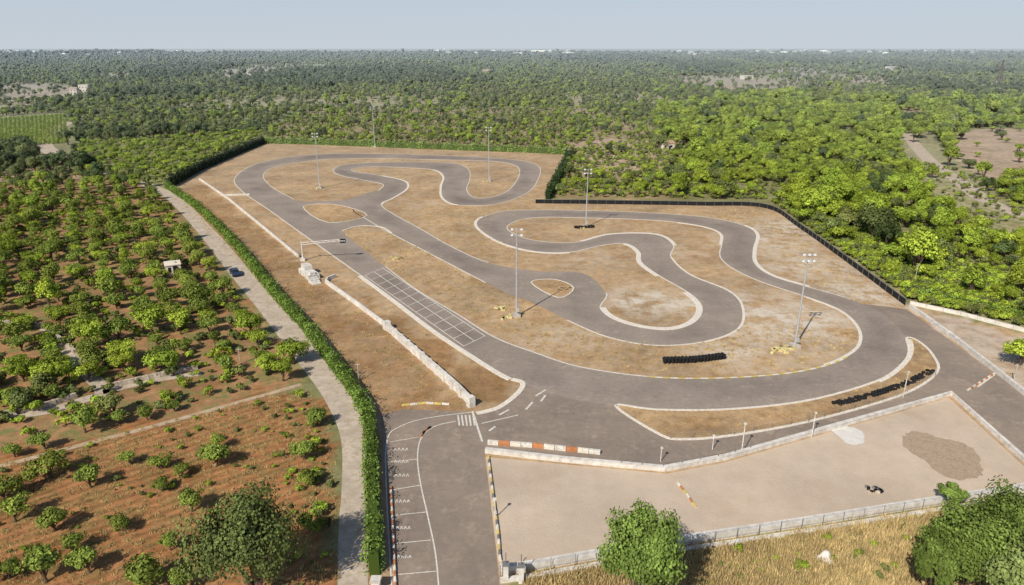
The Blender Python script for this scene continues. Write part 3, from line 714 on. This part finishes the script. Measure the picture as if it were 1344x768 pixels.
ok&=rng.random(len(PX))<dens
PX,PY,PS,rightF,fh,farp=[a[ok] for a in (PX,PY,PS,rightF,fh,farp)]
mid=inpoly(PX,PY,GP([(330,183),(380,150),(760,140),(870,170),(880,262),(725,262),(752,198)]))
rr=rng.random(len(PX))
keep=np.ones(len(PX),bool)
keep&=~(mid&(rr<.22));keep&=~(rightF&(vn(PX,PY,17.)<-.58+.2*(rr-.5)))
PX,PY,PS,rightF,mid,rr,fh,farp=[a[keep] for a in (PX,PY,PS,rightF,mid,rr,fh,farp)]
dk=(fh>.84)
mixn=vn(PX+50,PY,26.)
typ=np.where(rightF,np.where(rr<.74+.22*mixn,1,np.where(rr<.93+.05*mixn,0,2)),np.where(dk,np.where(rr<.5,2,0),np.where(rr<.72,0,np.where(rr<.92,1,2))))
typ=np.where(mid,np.where(rr<.62,0,np.where(rr<.96,1,2)),typ)
big=rng.random(len(PX))
sz=PS*rng.uniform(.5,1.15,len(PX))*np.where(rightF,1.05+.3*vn(PX,PY,30.)+.5*(big>.9),np.where(mid,.70,np.where(dk,1.02,.78+.3*(big>.93))))
pt=np.stack([PX,PY],1)
for t,ms,nm in ((0,OL,'olive_woodland'),(1,BR,'oak_woodland'),(2,DK,'holm_oak_woodland')):
    split(nm,ms,pt[typ==t],sz[typ==t]*(1.15 if t==0 else .92))
def randin(pp,N):
    w=GP(pp);a=np.array(w);lo,hi=a.min(0),a.max(0);q=rng.uniform(lo,hi,(N,2));return q[inpoly(q[:,0],q[:,1],w)]
sp=[randin([(870,262),(1010,262),(1200,396),(1344,430),(1344,250),(1000,150),(740,200),(726,262)],16000),randin([(1010,262),(1120,300),(1320,370),(1500,460),(1200,396)],4500),randin([(0,250),(208,255),(390,490),(300,520),(-100,600)],3500),randin([(385,495),(420,520),(440,575),(443,700),(415,700),(405,560)],150),
    randin([(750,200),(350,182),(380,150),(800,150)],4000)]
sp=np.concatenate(sp);sp=sp[~inpoly(sp[:,0],sp[:,1],NTw)]
sp=sp[~(inpoly(sp[:,0],sp[:,1],GP(ROADCL))&(rng.random(len(sp))>.4))]
split('scrub',SH,sp,rng.uniform(.3,1.6,len(sp)))
sp=np.concatenate([randin([(900,735),(1344,662),(1500,650),(1500,900),(900,900)],520),randin([(225,258),(300,320),(400,425),(480,520),(470,490),(390,400)],60),randin([(440,768),(440,560),(395,505),(200,560),(-300,680),(-300,900)],500)])
split('scrub',SH,sp,rng.uniform(.12,.75,len(sp))**1.3)
t1=randin([(225,262),(262,240),(390,345),(420,375),(505,435),(615,535),(505,540),(484,530),(400,430)],9000)
t2=randin([(450,303),(514,306),(640,372),(700,400),(750,425),(800,445),(900,455),(980,430),(1120,430),(1125,455),(1040,487),(850,492),(700,460),(505,350)],7000)
t4=randin(HP,900);t5=randin([(445,768),(440,560),(395,505),(200,560),(-300,680),(-300,900)],8000)
t6=randin([(720,270),(1000,275),(1180,405),(1060,372),(1000,300),(930,282),(700,273),(620,290),(700,345),(640,340),(520,272)],5000)
tt=np.concatenate([t1,t2,t4,t5,t6]);scatter('dry_grass',TU,tt,rng.uniform(.4,1.1,len(tt)))
t3=randin([(690,756),(1344,654),(1500,640),(1500,900),(690,900)],13000);scatter('dry_grass',TU,t3,rng.uniform(1.,2.5,len(t3)))
vp=[]
a0,a1=np.array(G(-60,198)),np.array(G(86,188));c0,c1=np.array(G(-60,160)),np.array(G(84,150))
for i in range(26):
    s0=lerp(a0,a1,i/25);s1=lerp(c0,c1,i/25);L=np.linalg.norm(s1-s0);kk=int(L/2.2)
    for j in range(kk): vp.append(lerp(s0,s1,j/kk))
vp=np.array(vp)+rng.normal(0,.25,(len(vp),2));scatter('vineyard',SH[1],vp,rng.uniform(.8,1.2,len(vp)))
def hedge(name,pts,w,h,mat,ls,dens,seed):
    g=np.random.default_rng(seed);rs=np.array(resample([G(*p) for p in pts],1.));nr=np.array(normals(rs))
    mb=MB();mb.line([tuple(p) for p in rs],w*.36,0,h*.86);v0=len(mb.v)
    N=int(len(rs)*dens);t=g.uniform(0,len(rs)-1.001,N);i=t.astype(int);fr=(t-i)[:,None]
    c=rs[i]*(1-fr)+rs[i+1]*fr;nn=nr[i]
    per=g.uniform(0,2*h+w,N);wob=1+.16*np.sin(t*1.3)+.14*np.sin(t*.41+1)+.10*np.sin(t*3.7)
    off=np.where(per<h,-w/2,np.where(per>h+w,w/2,per-h-w/2))*wob;z=np.where(per<h,per,np.where(per>h+w,2*h+w-per,h))*wob
    p=np.concatenate([c+nn*off[:,None],z[:,None]],1)+g.normal(0,.17,(N,3))
    on=np.stack([nn[:,0]*np.sign(off),nn[:,1]*np.sign(off),np.where(z>h*.85,1.2,.3)],1)+.7*g.normal(size=(N,3));on/=np.linalg.norm(on,axis=1)[:,None]
    a=np.cross(on,g.normal(size=(N,3)));a/=np.linalg.norm(a,axis=1)[:,None];b=np.cross(on,a);s=ls*g.uniform(.5,1.3,N)[:,None]
    q=np.stack([p-a*s*.5-b*s*.25,p+a*s*.15-b*s*.45,p+a*s*.5+b*s*.2,p-a*s*.1+b*s*.45],1).reshape(-1,3)
    allv=np.concatenate([np.array(mb.v),q]);fs=mb.f+[tuple(v0+4*k+j for j in range(4)) for k in range(N)]
    me=bpy.data.meshes.new(name);me.from_pydata(allv.tolist(),[],fs);me.materials.append(M[mat])
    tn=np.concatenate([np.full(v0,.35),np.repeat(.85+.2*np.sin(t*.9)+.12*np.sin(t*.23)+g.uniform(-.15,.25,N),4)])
    me.attributes.new('tone','FLOAT','POINT').data.foreach_set('value',tn.astype(np.float32));link(bpy.data.objects.new(name,me))
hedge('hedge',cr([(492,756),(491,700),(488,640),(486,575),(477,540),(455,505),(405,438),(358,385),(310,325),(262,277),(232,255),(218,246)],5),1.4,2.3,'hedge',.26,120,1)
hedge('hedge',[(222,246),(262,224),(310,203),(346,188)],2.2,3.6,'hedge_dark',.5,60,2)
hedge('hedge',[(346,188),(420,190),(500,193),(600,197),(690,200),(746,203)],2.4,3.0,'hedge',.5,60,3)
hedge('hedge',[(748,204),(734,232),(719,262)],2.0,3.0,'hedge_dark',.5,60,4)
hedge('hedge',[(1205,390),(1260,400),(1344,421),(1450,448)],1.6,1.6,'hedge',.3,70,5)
def bigtree(name,px,py,ty,Rm,leaf,seed,sq,th,nc=80,nl=19000,ls=.24):
    x,y=G(px,py);h=ZH(px,py,ty);me=tree_mesh(name,h,Rm,th,nc,nl,ls,seed,leaf,sq,cmin=.14,cmax=.32,lop=.1);hh=max(v.co.z for v in me.vertices);o=place(me,x,y,1,0);o.scale[2]=h/hh
M['leaf_big']=leafmat('broad_leaves',(.16,.235,.055),.1);M['leaf_big2']=leafmat('olive_big_leaves',(.16,.21,.07),.1)
bigtree('carob_tree',338,785,636,5.6,'leaf_big2',51,.8,.3)
bigtree('oak_tree',833,808,657,3.8,'leaf_big',52,1.15,.4)
bigtree('oak_tree',1258,780,660,4.7,'leaf_big',53,.85,.3)
bigtree('oak_tree',1322,760,640,4.6,'leaf_big',54,.85,.3)
bigtree('oak_tree',1246,668,634,1.9,'leaf_big',55,.9,.3,16,3000)
bigtree('oak_tree',1395,790,650,4.8,'leaf_big',56,.9,.4,30,8000)
bigtree('oak_tree',1215,800,705,2.8,'leaf_big',57,.8,.3,24,6000)
bigtree('oak_tree',1320,830,705,3.6,'leaf_big2',58,.8,.3,30,8000)

# ---------------- light, sky, camera
sd=Vector((-.54,-.84,0)).normalized();el=math.radians(41);az=math.atan2(sd.x,sd.y)
w=bpy.data.worlds.new('World');sc.world=w;w.use_nodes=True;nt=w.node_tree;bg=nt.nodes['Background']
sk=nt.nodes.new('ShaderNodeTexSky');sk.sky_type='NISHITA';sk.sun_disc=False;sk.sun_elevation=el;sk.sun_rotation=az
sk.air_density=1.0;sk.dust_density=1.0;sk.ozone_density=2.0;sk.altitude=50
STR=.08
tc=nt.nodes.new('ShaderNodeTexCoord');sx=nt.nodes.new('ShaderNodeSeparateXYZ');nt.links.new(tc.outputs['Generated'],sx.inputs[0])
band=maprange(nt,sx.outputs[2],0.,.45,.95,0.)
hzc=mixc(nt,maprange(nt,sx.outputs[2],0.,.14,0,1),tuple(v/STR for v in (.58,.64,.70)),tuple(v/STR for v in (.51,.63,.81)))
nt.links.new(mixc(nt,band,sk.outputs[0],hzc),bg.inputs[0]);bg.inputs[1].default_value=STR
L=bpy.data.lights.new('sun','SUN');L.energy=4.5;L.angle=math.radians(.6);L.color=(1,.91,.76)
lo=link(bpy.data.objects.new('sun',L));lo.rotation_euler=(Vector((-sd.x*math.cos(el),-sd.y*math.cos(el),-math.sin(el)))).to_track_quat('-Z','Y').to_euler()
lo.location=(-60,-60,120)
cam=bpy.data.cameras.new('camera');co_=link(bpy.data.objects.new('camera',cam));cam.lens=24;cam.sensor_width=36;cam.clip_start=.5;cam.clip_end=60000
co_.location=(0,0,H);co_.rotation_euler=(math.pi/2-P,0,0);sc.camera=co_
sc.view_settings.view_transform='Standard';sc.view_settings.look='None';sc.view_settings.exposure=0
